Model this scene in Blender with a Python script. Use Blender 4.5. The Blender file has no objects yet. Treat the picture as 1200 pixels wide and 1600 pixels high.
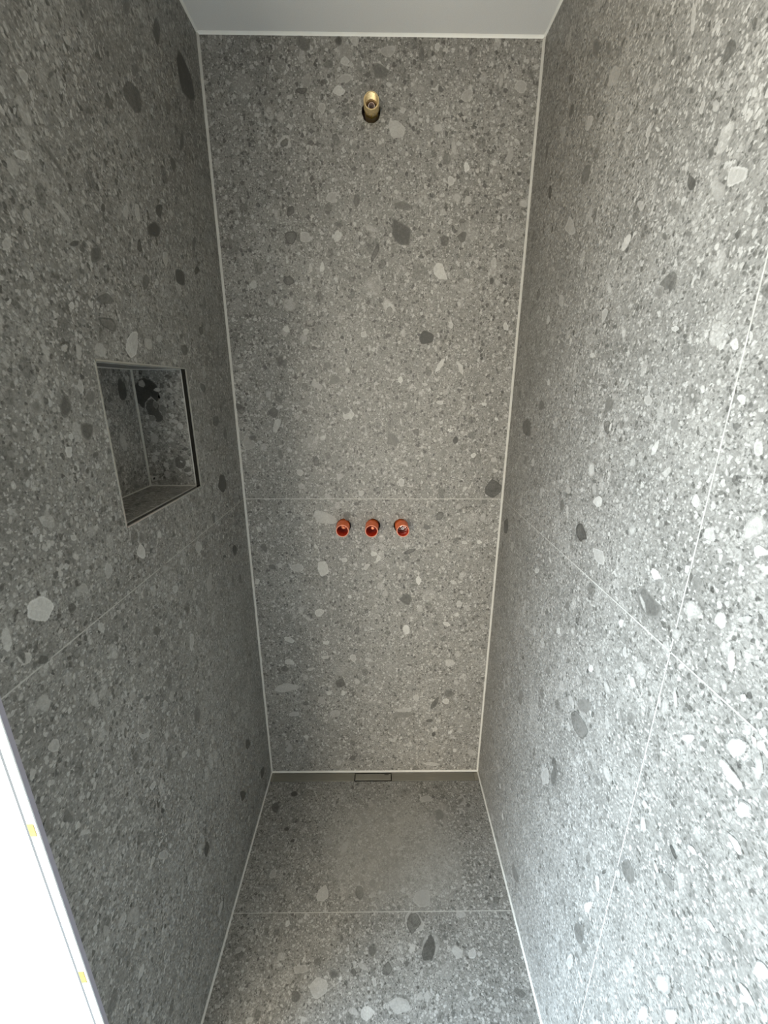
import bpy, bmesh, math, random
from mathutils import Vector, Matrix
PI = math.pi
S = bpy.context.scene
# ------------------------------------------------------------------ dimensions (metres)
W, H, YF, YB, XL = 0.8755, 2.41, -0.930, -3.30, -1.70      # recess width, height, front edge, far end and far side of the room
JZ, JF, JR = 1.2, 0.485, 0.8354                             # tile joints: wall height, floor depth, right wall depth
NY0, NY1, NZ0, NZ1, ND = -0.631, -0.309, 1.317, 1.603, 0.128   # niche opening and depth
# ------------------------------------------------------------------ camera
cam = bpy.data.objects.new('camera', bpy.data.cameras.new('camera')); S.collection.objects.link(cam)
p, yw, ro = -0.2981, -0.0110, 0.0034
f = Vector((-math.sin(yw)*math.cos(p), math.cos(yw)*math.cos(p), math.sin(p)))
rt0 = Vector((math.cos(yw), math.sin(yw), 0)); up0 = rt0.cross(f)
rt = math.cos(ro)*rt0 + math.sin(ro)*up0; up = -math.sin(ro)*rt0 + math.cos(ro)*up0
m = Matrix((rt, up, -f)).transposed().to_4x4(); m.translation = (0.4579, -1.3313, 1.5626)
cam.matrix_world = m
cam.data.sensor_fit = 'VERTICAL'; cam.data.sensor_height = 24.0; cam.data.sensor_width = 18.0
cam.data.lens = 24.0*636.34/1600; cam.data.clip_start = 0.01
S.camera = cam
# ------------------------------------------------------------------ light and exposure
S.view_settings.view_transform = 'Standard'; S.view_settings.look = 'None'
S.view_settings.gamma = 1; S.view_settings.use_curve_mapping = False
S.view_settings.exposure = 0.04
world = bpy.data.worlds.new('sky'); S.world = world; world.use_nodes = True
world.node_tree.nodes['Background'].inputs[0].default_value = (0.72, 0.85, 1.0, 1)
world.node_tree.nodes['Background'].inputs[1].default_value = 0.5
def area(name, loc, rot, sx, sy, power, col):
    l = bpy.data.lights.new(name, 'AREA'); l.shape = 'RECTANGLE'; l.size = sx; l.size_y = sy
    l.energy = power; l.color = col
    o = bpy.data.objects.new(name, l); S.collection.objects.link(o); o.location = loc; o.rotation_euler = rot
    return o
PW = dict(sky=205, side=150, rear=12, rear_low=78)
def spread(o, deg): o.data.spread = math.radians(deg)
spread(area('window_sky_light', (XL-0.02, -1.95, 1.0), (0, -PI/2+math.radians(38), 0), 1.8, 1.4, PW['sky'], (0.36, 0.66, 1.0)), 130)       # glazed door on the left: blue light falling in from the sky
area('window_ground_light', (XL-0.03, -1.95, 1.0), (0, -PI/2-math.radians(8), 0), 1.8, 1.4, PW['side'], (1.0, 0.90, 0.70))                 # the same door: light thrown up from outside
spread(area('balcony_door_light', (-0.95, YB-0.02, 1.0), (PI/2-math.radians(22), 0, math.radians(-20)), 1.2, 1.6, PW['rear_low'], (1.0, 0.90, 0.74)), 140)   # glazed door behind, to the left of the camera
area('rear_fill_light', (0.30, YB-0.02, 1.35), (PI/2-math.radians(12), 0, 0), .8, 1.0, PW['rear'], (1.0, 0.94, 0.82))         # added fill behind the camera, lifts the back and left walls
# ------------------------------------------------------------------ helpers
def finish(name, bm, mats, parent=None, kind=None, smooth=False, label=None):
    me = bpy.data.meshes.new(name); bm.normal_update(); bm.to_mesh(me); bm.free()
    for mm in (mats if isinstance(mats, (list, tuple)) else [mats]): me.materials.append(mm)
    if smooth:
        for pl in me.polygons: pl.use_smooth = True
        try: me.set_sharp_from_angle(angle=math.radians(35))
        except Exception: pass
    o = bpy.data.objects.new(name, me); S.collection.objects.link(o)
    if parent: o.parent = parent
    if kind: o['kind'] = kind
    if label: o['label'] = label
    return o
def box(bm, lo, hi, mi=0, bev=0):
    g = bmesh.ops.create_cube(bm, size=1)
    vs = g['verts']
    for v in vs:
        v.co = Vector([lo[i] + (v.co[i]+.5)*(hi[i]-lo[i]) for i in range(3)])
    fs = {fa for v in vs for fa in v.link_faces}
    for fa in fs: fa.material_index = mi
    if bev: bmesh.ops.bevel(bm, geom=list({e for v in vs for e in v.link_edges}), offset=bev, segments=2, affect='EDGES', profile=.5)
def quad(bm, P, mi=0):
    fa = bm.faces.new([bm.verts.new(q) for q in P]); fa.material_index = mi; return fa
def lathe(bm, prof, n=48, mi=0, c=(0, 0, 0)):
    """profile of (radius, depth) pairs swept round the Y axis; depth d sits at y = -d (out of the wall)"""
    rings = []
    for r, d in prof:
        if r < 1e-6: rings.append([bm.verts.new((c[0], c[1]-d, c[2]))])
        else: rings.append([bm.verts.new((c[0]+r*math.cos(2*PI*k/n), c[1]-d, c[2]+r*math.sin(2*PI*k/n))) for k in range(n)])
    for a, b in zip(rings, rings[1:]):
        for k in range(n):
            k2 = (k+1) % n
            if len(a) == 1 and len(b) == 1: continue
            if len(a) == 1: fa = bm.faces.new((a[0], b[k], b[k2]))
            elif len(b) == 1: fa = bm.faces.new((a[k], b[0], a[k2]))
            else: fa = bm.faces.new((a[k], b[k], b[k2], a[k2]))
            fa.material_index = mi
# ------------------------------------------------------------------ materials
def newmat(name):
    ma = bpy.data.materials.new(name); ma.use_nodes = True
    nt = ma.node_tree; return ma, nt, nt.nodes['Principled BSDF']
class G:
    """small helper for writing node graphs"""
    def __init__(s, nt): s.nt = nt
    def n(s, t, **k):
        x = s.nt.nodes.new(t)
        for a, b in k.items(): setattr(x, a, b)
        return x
    def lk(s, a, b):
        if isinstance(a, (int, float, tuple)): b.default_value = a
        else: s.nt.links.new(a, b)
    def m(s, op, a, b=0.0, c=0.0, clamp=False):
        x = s.n('ShaderNodeMath', operation=op, use_clamp=clamp)
        s.lk(a, x.inputs[0]); s.lk(b, x.inputs[1])
        if len(x.inputs) > 2: s.lk(c, x.inputs[2])
        return x.outputs[0]
    def ss(s, v, a, b, lo=0.0, hi=1.0):
        x = s.n('ShaderNodeMapRange', interpolation_type='SMOOTHSTEP')
        s.lk(v, x.inputs['Value']); s.lk(a, x.inputs['From Min']); s.lk(b, x.inputs['From Max'])
        s.lk(lo, x.inputs['To Min']); s.lk(hi, x.inputs['To Max']); return x.outputs[0]
    def noise(s, vec, sc, det=3, rough=.55, out='Fac'):
        x = s.n('ShaderNodeTexNoise'); s.lk(vec, x.inputs['Vector'])
        x.inputs['Scale'].default_value = sc; x.inputs['Detail'].default_value = det; x.inputs['Roughness'].default_value = rough
        return x.outputs[out]
    def mix(s, fac, a, b):
        x = s.n('ShaderNodeMix', data_type='FLOAT'); s.lk(fac, x.inputs[0]); s.lk(a, x.inputs[2]); s.lk(b, x.inputs[3]); return x.outputs[0]
def stone_material(name, offset, gain=1.0, contrast=1.0, dust=False):
    ma, nt, bs = newmat(name); g = G(nt)
    co = g.n('ShaderNodeTexCoord').outputs['Object']
    va = g.n('ShaderNodeVectorMath', operation='ADD'); g.lk(co, va.inputs[0]); va.inputs[1].default_value = offset; co = va.outputs[0]
    # warp so that the stones come out irregular
    def warp(c, sc, amt):
        nz = g.noise(c, sc, 2, .5, 'Color')
        a = g.n('ShaderNodeVectorMath', operation='SUBTRACT'); g.lk(nz, a.inputs[0]); a.inputs[1].default_value = (.5, .5, .5)
        b = g.n('ShaderNodeVectorMath', operation='MULTIPLY_ADD'); g.lk(a.outputs[0], b.inputs[0]); b.inputs[1].default_value = (amt,)*3; g.lk(c, b.inputs[2])
        return b.outputs[0]
    def stretch(c, v):
        b = g.n('ShaderNodeVectorMath', operation='MULTIPLY'); g.lk(c, b.inputs[0]); b.inputs[1].default_value = v; return b.outputs[0]
    cw = warp(co, 75, .009)
    cb = warp(co, 32, .020)
    def vor(vec, sc, metric='EUCLIDEAN'):
        x = g.n('ShaderNodeTexVoronoi', feature='F1', distance=metric); g.lk(vec, x.inputs['Vector']); x.inputs['Scale'].default_value = sc
        sep = g.n('ShaderNodeSeparateColor'); g.lk(x.outputs['Color'], sep.inputs[0])
        return x.outputs['Distance'], sep.outputs[0], sep.outputs[1], sep.outputs[2]
    # cement matrix: clouds, clots and fine grit
    n7 = g.m('SUBTRACT', g.noise(co, 6, 4, .6), .5); n38 = g.m('SUBTRACT', g.noise(cb, 38, 4, .68), .5); n280 = g.m('SUBTRACT', g.noise(co, 260, 3, .72), .5)
    v = g.m('MULTIPLY_ADD', n7, .30, .485)
    v = g.m('ADD', v, g.m('MULTIPLY', n38, .52))
    v = g.m('ADD', v, g.m('MULTIPLY', n280, .60))
    def layer(v, vec, sc, thr, rad, soft, light, dark, plight, op, metric='EUCLIDEAN'):
        """thr: share of cells that hold a stone; rad: its size; plight: share of light stones; op: how strongly it stands out"""
        d, r1, r2, r3 = vor(vec, sc, metric)
        has = g.m('LESS_THAN', r1, thr)
        rr = g.m('MULTIPLY_ADD', r2, rad*.6, rad*.4)
        dd = g.m('MULTIPLY_ADD', n38, .5*rad, d)
        msk = g.m('SUBTRACT', 1.0, g.ss(dd, g.m('SUBTRACT', rr, soft), rr))
        islight = g.m('LESS_THAN', r3, plight)
        st = g.m('MULTIPLY_ADD', r2, .7, .3)
        val = g.mix(islight, g.m('MULTIPLY_ADD', st, dark-.5, .5), g.m('MULTIPLY_ADD', st, light-.5, .5))
        val = g.m('MULTIPLY_ADD', n280, .26, val)
        return g.mix(g.m('MULTIPLY', g.m('MULTIPLY', msk, has), op), v, val)
    v = layer(v, cw, 260, .70, .8, .3, .80, .22, .50, .80)
    v = layer(v, stretch(cw, (1, 1, .75)), 135, .50, .66, .16, .80, .18, .56, .76)
    v = layer(v, stretch(cw, (.8, .8, 1.15)), 66, .30, .60, .14, .79, .20, .56, .72, 'MANHATTAN')
    v = layer(v, stretch(cb, (1, 1, .8)), 34, .22, .46, .10, .74, .24, .55, .58)
    v = layer(v, cb, 15, .14, .46, .10, .62, .30, .5, .50)
    # dark hairlines round some of the grains
    vx = g.n('ShaderNodeTexVoronoi', feature='DISTANCE_TO_EDGE'); g.lk(cw, vx.inputs['Vector']); vx.inputs['Scale'].default_value = 88
    hl = g.m('MULTIPLY', g.m('SUBTRACT', 1.0, g.ss(vx.outputs[0], 0.0, .09)), g.ss(n38, -.08, .12))
    v = g.m('SUBTRACT', v, g.m('MULTIPLY', hl, .16))
    # inlaid large stones
    at = g.n('ShaderNodeAttribute', attribute_name='tone').outputs['Fac']
    ed = g.n('ShaderNodeAttribute', attribute_name='inlay').outputs['Fac']
    rim = g.n('ShaderNodeAttribute', attribute_name='rim').outputs['Fac']
    ex = g.m('ADD', ed, g.m('MULTIPLY', g.m('ADD', g.m('MULTIPLY', n38, .9), g.m('MULTIPLY', n280, .5)), 1.0))
    em = g.ss(ex, .24, .56)
    body = g.m('ADD', g.m('MULTIPLY_ADD', at, .46, .5), g.m('ADD', g.m('MULTIPLY', n38, .26), g.m('MULTIPLY', n280, .26)))
    band = g.m('MULTIPLY', em, g.m('SUBTRACT', 1.0, g.ss(ex, .70, 1.0)))
    body = g.m('ADD', body, g.m('MULTIPLY', band, rim))
    v = g.mix(g.m('MULTIPLY', em, .84), v, body)
    if dust:
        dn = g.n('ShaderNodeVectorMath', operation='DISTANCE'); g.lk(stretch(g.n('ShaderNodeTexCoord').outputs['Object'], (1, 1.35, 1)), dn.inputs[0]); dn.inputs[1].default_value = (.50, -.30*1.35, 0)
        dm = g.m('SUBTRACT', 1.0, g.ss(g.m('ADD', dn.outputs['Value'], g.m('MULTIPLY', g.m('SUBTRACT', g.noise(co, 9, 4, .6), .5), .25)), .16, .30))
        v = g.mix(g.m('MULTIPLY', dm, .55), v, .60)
    v = g.m('MULTIPLY_ADD', g.m('SUBTRACT', v, .5), contrast, .5)
    rp = g.n('ShaderNodeValToRGB'); g.lk(v, rp.inputs[0]); e = rp.color_ramp.elements
    stops = [(.0, (.020, .0195, .017)), (.22, (.062, .060, .053)), (.5, (.190, .184, .168)), (.72, (.330, .321, .298)), (1, (.54, .53, .50))]
    while len(e) < len(stops): e.new(.5)
    for el, (ps, c) in zip(e, stops): el.position = ps; el.color = tuple(min(1, x*gain) for x in c)+(1,)
    g.lk(rp.outputs[0], bs.inputs['Base Color'])
    bs.inputs['Roughness'].default_value = .48; bs.inputs['Specular IOR Level'].default_value = .5
    return ma
def plain(name, col, rough=.5, metal=0.0, nscale=0, namt=0.0, bump=0.0, spec=.5, stretch=None):
    ma, nt, bs = newmat(name); g = G(nt)
    bs.inputs['Roughness'].default_value = rough; bs.inputs['Metallic'].default_value = metal; bs.inputs['Specular IOR Level'].default_value = spec
    co = g.n('ShaderNodeTexCoord').outputs['Object']
    if stretch:
        b = g.n('ShaderNodeVectorMath', operation='MULTIPLY'); g.lk(co, b.inputs[0]); b.inputs[1].default_value = stretch; co = b.outputs[0]
    nz = g.noise(co, nscale or 40, 4, .6)
    rp = g.n('ShaderNodeValToRGB'); g.lk(nz, rp.inputs[0]); e = rp.color_ramp.elements
    e[0].position = .3; e[1].position = .7
    e[0].color = tuple(c*(1-namt) for c in col)+(1,); e[1].color = tuple(min(1, c*(1+namt)) for c in col)+(1,)
    g.lk(rp.outputs[0], bs.inputs['Base Color'])
    if bump:
        bp = g.n('ShaderNodeBump'); bp.inputs['Strength'].default_value = bump; bp.inputs['Distance'].default_value = .001
        g.lk(nz, bp.inputs['Height']); g.lk(bp.outputs[0], bs.inputs['Normal'])
    return ma
M = {}
M['back'] = stone_material('conglomerate_tile_back', (3.1, .0, 1.7))
M['left'] = stone_material('conglomerate_tile_left', (7.3, 2.2, 5.1))
M['right'] = stone_material('conglomerate_tile_right', (1.3, 9.2, 3.3))
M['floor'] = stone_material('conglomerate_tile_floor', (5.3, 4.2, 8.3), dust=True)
M['niche'] = stone_material('conglomerate_tile_niche', (2.3, 6.2, .3))
M['grout'] = plain('light_grey_grout', (.35, .34, .31), .8, nscale=60, namt=.18)
M['silicone'] = plain('light_grey_silicone', (.43, .42, .385), .45, nscale=30, namt=.08)
M['white'] = plain('white_plaster', (.80, .81, .80), .85, nscale=12, namt=.03, bump=.15)
M['raw'] = plain('bounce_cutting_grey', (.42, .41, .39), .9, nscale=9, namt=.06, bump=.2)  # grey picked for the unseen room walls to cut bounce light
M['ceiling'] = plain('white_ceiling_paint', (.74, .735, .715), .9, nscale=500, namt=.05, bump=.3)
M['sealant'] = plain('white_acrylic_sealant', (.72, .72, .68), .6, nscale=20, namt=.04)
M['front'] = plain('smooth_white_plaster', (.50, .52, .52), .8, nscale=5, namt=.04)
M['trim_white'] = plain('white_edge_profile', (.88, .90, .92), .3, nscale=20, namt=.02)
M['trim_grey'] = plain('anodised_edge_profile', (.36, .34, .40), .45, .3, nscale=20, namt=.05)
M['joint'] = plain('dark_joint_filler', (.075, .075, .075), .9)
M['yellow'] = plain('yellow_tape', (.26, .20, .045), .6, nscale=80, namt=.25)
M['steel'] = plain('brushed_steel_cover', (.33, .315, .27), .38, .85, nscale=30, namt=.12, stretch=(1, 40, 40))
M['steel_dark'] = plain('drain_channel_steel', (.05, .048, .042), .5, .8, namt=.1)
M['alu'] = plain('aluminium_niche_trim', (.55, .54, .50), .35, .8, namt=.05)
M['alu_dark'] = plain('niche_reveal_dark_reflection', (.10, .095, .085), .25, .9, namt=.05)  # dark surroundings mirrored in the metal are put into its colour
M['orange_rim'] = plain('pale_plastic_edge', (.74, .27, .17), .5, nscale=90, namt=.15)  # rim paler than the sleeve body
M['orange_inside'] = plain('orange_plastic_inner_shade', (.42, .030, .012), .22, nscale=40, namt=.12)  # darker than the outside: shade within the sleeve put into the colour
M['orange'] = plain('orange_red_plastic', (.78, .15, .035), .35, nscale=40, namt=.12)
M['brass'] = plain('raw_brass', (.80, .62, .34), .38, .85, nscale=300, namt=.25, bump=.2)
M['brass_yellow'] = plain('yellow_brass_nut', (.74, .50, .10), .30, .9, nscale=60, namt=.1)
M['metal'] = plain('pinkish_chrome_spindle', (.72, .62, .58), .25, .8, namt=.08)
M['hole'] = plain('dark_drilled_hole', (.030, .012, .010), .8, nscale=90, namt=.4)
PEBBLES={
"B":[(0.265,2.391,0.0212,0.0199,-2.48,-0.5),(0.355,2.398,0.0181,0.0145,-3.06,-0.8),(0.395,2.396,0.0181,0.0145,-3.08,0.45),(0.429,2.403,0.0169,0.0072,-3.13,-0.5),(0.478,2.376,0.0228,0.0147,-3.13,0.2),(0.369,2.357,0.0114,0.0095,-3.06,0.5),(0.459,2.339,0.0249,0.0195,-3.12,-0.5),(0.367,2.321,0.0192,0.0091,-3.12,0.25),(0.27,2.316,0.0174,0.0151,-2.94,0.15),(0.256,2.295,0.0147,0.0068,-3.12,-0.5),(0.354,2.295,0.0163,0.0108,-3.1,0.7),(0.306,2.259,0.0126,0.0109,1.38,0.3),(0.565,2.372,0.0222,0.0095,1.61,-0.5),(0.604,2.387,0.0088,0.0083,1.87,0.4),(0.503,2.214,0.0298,0.0232,-3.14,0.5),(0.206,2.187,0.0232,0.0168,-2.71,0.5),(0.202,2.183,0.0133,0.0075,-2.57,-0.4),(0.325,2.349,0.0133,0.0089,-3.09,-0.4),(0.131,2.342,0.0069,0.0053,-2.98,0.35),(0.105,2.347,0.0057,0.0036,-3.06,-0.7),(0.56,2.304,0.0194,0.0107,-3.14,0.2),(0.614,2.219,0.0139,0.0113,3.08,0.4),(0.657,2.177,0.0268,0.0079,1.84,0.35),(0.685,2.289,0.0159,0.0133,0.94,0.2),(0.771,2.323,0.0242,0.007,1.43,0.3),(0.775,2.394,0.0059,0.0052,1.96,0.6),(0.823,2.308,0.0162,0.0147,2.46,0.3),(0.858,2.052,0.0201,0.0146,2.55,0.5),(0.694,2.134,0.0118,0.0073,1.67,0.7),(0.651,2.103,0.0137,0.0102,1.68,0.5),(0.531,2.162,0.0066,0.0064,1.78,0.5),(0.767,2.143,0.0068,0.0056,1.83,0.6),(0.703,2.058,0.0123,0.0091,1.14,0.4),(0.67,2.063,0.0141,0.0124,1.79,0.3),(0.521,2.043,0.0249,0.0124,3.02,-0.45),(0.518,1.978,0.0384,0.0241,2.26,-0.7),(0.642,1.96,0.0185,0.0169,1.83,-0.65),(0.692,1.972,0.0148,0.0135,1.9,-0.6),(0.337,1.97,0.0149,0.0104,1.26,0.6),(0.21,2.028,0.0143,0.0115,1.37,-0.6),(0.393,2.054,0.0177,0.009,1.32,-0.55),(0.206,1.965,0.0169,0.0156,0.96,-0.5),(0.248,1.964,0.0187,0.0149,3.09,0.3),(0.434,1.988,0.0207,0.0111,2.89,0.35),(0.342,1.999,0.0105,0.009,-3.03,-0.5),(0.435,2.123,0.0061,0.0057,1.47,-0.7),(0.174,2.12,0.0073,0.006,-2.96,-0.6),(0.12,2.043,0.0067,0.0056,-2.91,-0.6),(0.058,2.0,0.0068,0.0057,-2.86,0.6),(0.388,1.999,0.0072,0.0059,1.51,0.6),(0.784,1.987,0.0161,0.0057,-2.77,0.4),(0.446,1.93,0.027,0.0083,1.07,-0.5),(0.292,1.892,0.0136,0.0084,1.5,0.7),(0.259,1.89,0.0129,0.0054,1.51,0.5),(0.192,1.855,0.0175,0.0137,-2.77,-0.5),(0.192,1.792,0.0231,0.0182,3.02,0.3),(0.251,1.745,0.0159,0.0116,-3.07,-0.5),(0.252,1.747,0.0096,0.0073,-3.06,0.25),(0.178,1.727,0.0112,0.0099,1.24,0.65),(0.235,1.721,0.0112,0.0092,-3.02,0.6),(0.345,1.705,0.0067,0.0064,1.23,-0.9),(0.356,1.67,0.0061,0.0049,1.5,-0.8),(0.633,1.88,0.0269,0.0167,2.17,0.7),(0.485,1.782,0.0272,0.0196,1.92,0.6),(0.487,1.775,0.0144,0.0119,1.58,-0.1),(0.601,1.706,0.0275,0.0186,3.12,-0.95),(0.785,1.857,0.0105,0.007,1.71,-0.7),(0.801,1.855,0.0105,0.0078,1.75,0.4),(0.672,1.74,0.011,0.008,1.67,0.6),(0.644,1.628,0.0233,0.0082,0.95,0.7),(0.709,1.617,0.0179,0.0065,1.91,0.6),(0.837,1.737,0.0133,0.007,1.98,0.6),(0.529,1.717,0.013,0.0088,1.81,0.45),(0.472,1.676,0.0068,0.0065,1.57,-0.7),(0.41,1.715,0.0099,0.0075,-2.73,0.5),(0.153,1.636,0.0193,0.0122,1.45,-0.6),(0.359,1.612,0.0091,0.0085,-2.93,0.6),(0.297,1.625,0.0144,0.0116,-3.06,-0.4),(0.319,1.583,0.0207,0.0157,-3.09,-0.35),(0.522,1.583,0.0104,0.0099,3.04,0.8),(0.285,1.564,0.01,0.0075,1.48,0.7),(0.26,1.567,0.0203,0.0113,2.83,0.3),(0.11,1.538,0.0114,0.0091,1.34,0.4),(0.123,1.485,0.0179,0.0155,-2.89,-0.6),(0.143,1.5,0.0118,0.0061,-3.11,0.5),(0.354,1.482,0.0206,0.0191,2.27,0.6),(0.352,1.492,0.0123,0.0106,2.12,-0.3),(0.404,1.432,0.0148,0.012,1.53,0.5),(0.404,1.43,0.0085,0.006,1.54,-0.4),(0.127,1.442,0.0208,0.0123,1.04,0.6),(0.036,1.388,0.0406,0.0369,-2.39,0.15),(0.051,1.403,0.0151,0.0119,-2.99,-0.55),(0.274,1.404,0.0122,0.0084,0.99,0.7),(0.163,1.367,0.0139,0.0078,1.48,0.5),(0.499,1.398,0.0216,0.0194,2.15,-0.4),(0.576,1.424,0.013,0.0127,2.63,-0.5),(0.512,1.531,0.0089,0.0084,1.66,-0.6),(0.685,1.428,0.0086,0.0064,3.09,0.7),(0.705,1.397,0.0119,0.0088,1.31,-0.8),(0.766,1.348,0.0106,0.0087,1.78,0.65),(0.831,1.465,0.0078,0.0062,2.99,0.8),(0.789,1.512,0.0077,0.0061,3.02,0.7),(0.649,1.515,0.0118,0.009,3.09,0.5),(0.249,1.328,0.0152,0.0133,1.84,-0.5),(0.195,1.292,0.0128,0.0121,0.92,0.5),(0.531,1.256,0.016,0.0098,1.6,0.45),(0.841,1.238,0.0309,0.0284,2.23,-0.7),(0.397,1.221,0.0102,0.0099,1.36,0.5),(0.013,1.501,0.0206,0.0125,1.41,-0.55),(0.834,1.333,0.0111,0.0088,3.0,0.4),(0.841,1.297,0.0099,0.0089,2.78,0.5),(0.363,1.31,0.0079,0.0062,-3.1,-0.6),(0.637,1.396,0.0062,0.0059,2.48,0.7),(0.771,1.646,0.0062,0.0049,1.76,-0.8),(0.585,1.544,0.0092,0.0072,3.1,0.5),(0.378,1.183,0.0109,0.0073,-3.13,-0.6),(0.267,1.134,0.045,0.0228,3.06,0.45),(0.347,1.142,0.0167,0.0163,-2.37,-0.5),(0.664,1.14,0.0186,0.0138,1.67,-0.5),(0.622,1.099,0.014,0.0126,2.99,-0.5),(0.054,1.022,0.019,0.0131,1.71,-0.5),(0.041,1.088,0.0118,0.0078,1.42,0.5),(0.437,1.0,0.013,0.0105,2.91,0.7),(0.454,0.983,0.013,0.0083,1.13,0.6),(0.332,0.976,0.0107,0.0104,0.84,0.6),(0.234,1.026,0.01,0.0066,1.96,0.6),(0.255,0.943,0.0269,0.0244,1.34,0.65),(0.165,0.947,0.0222,0.0157,2.97,0.35),(0.41,0.949,0.0173,0.0093,0.94,0.5),(0.103,0.956,0.0125,0.0081,1.45,0.4),(0.076,0.949,0.0143,0.0111,-3.03,-0.5),(0.565,1.008,0.0243,0.0078,-2.76,-0.5),(0.66,0.996,0.0097,0.0057,1.63,0.6),(0.753,1.042,0.0105,0.0077,3.07,0.6),(0.807,1.045,0.0082,0.0076,2.63,0.7),(0.529,0.913,0.0127,0.0082,1.6,0.4),(0.598,0.897,0.0173,0.0099,1.61,0.75),(0.725,0.888,0.0121,0.0097,2.57,0.5),(0.756,0.848,0.0094,0.0083,1.86,0.6),(0.751,0.801,0.0128,0.0117,2.8,0.45),(0.48,0.844,0.0116,0.0104,1.6,0.3),(0.556,0.816,0.0237,0.023,2.02,-0.6),(0.559,0.692,0.0188,0.0164,1.66,0.75),(0.745,0.755,0.0107,0.0096,2.9,0.7),(0.237,0.766,0.019,0.0162,1.23,0.6),(0.191,0.74,0.0106,0.0087,2.64,0.4),(0.12,0.649,0.0236,0.0151,2.94,0.6),(0.111,0.548,0.0199,0.0156,-3.05,0.55),(0.091,0.519,0.0177,0.0131,-3.07,-0.55),(0.249,0.572,0.0132,0.0093,-3.11,0.55),(0.415,0.559,0.0225,0.0102,2.71,0.3),(0.357,0.57,0.0181,0.0154,1.51,0.4),(0.73,0.545,0.0245,0.0183,3.07,0.45),(0.095,0.431,0.0499,0.0189,-3.03,0.45),(0.302,0.454,0.0206,0.0201,1.06,-0.6),(0.257,0.405,0.0159,0.011,-3.12,0.6),(0.314,0.405,0.0137,0.0072,1.54,0.6),(0.37,0.459,0.0135,0.0134,0.79,0.4),(0.601,0.381,0.0161,0.0154,2.73,0.4),(0.68,0.358,0.0313,0.0148,1.14,-0.6),(0.733,0.399,0.0232,0.0217,2.63,-0.5),(0.721,0.363,0.0143,0.0135,2.23,0.5),(0.552,0.302,0.037,0.0171,3.13,-0.3),(0.552,0.322,0.0369,0.0102,3.13,0.3),(0.658,0.267,0.014,0.0081,-2.91,-0.6),(0.68,0.197,0.0107,0.0075,1.66,-0.8),(0.685,0.226,0.0147,0.0103,1.66,0.4),(0.344,0.075,0.0154,0.0136,-3.11,-0.6),(0.512,0.168,0.0174,0.0103,2.62,0.4),(0.678,0.041,0.0489,0.0099,3.02,0.35),(0.114,0.303,0.0276,0.0114,-3.14,0.35),(0.084,0.127,0.0213,0.0142,1.46,0.3),(0.28,0.304,0.0277,0.0199,-3.12,0.2),(0.58,0.876,0.0166,0.0074,-2.95,-0.4),(0.162,0.356,0.0137,0.0112,-3.05,-0.5),(0.227,0.366,0.0196,0.0181,1.3,0.2),(0.193,0.518,0.0139,0.0076,-2.68,0.4)],
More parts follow.
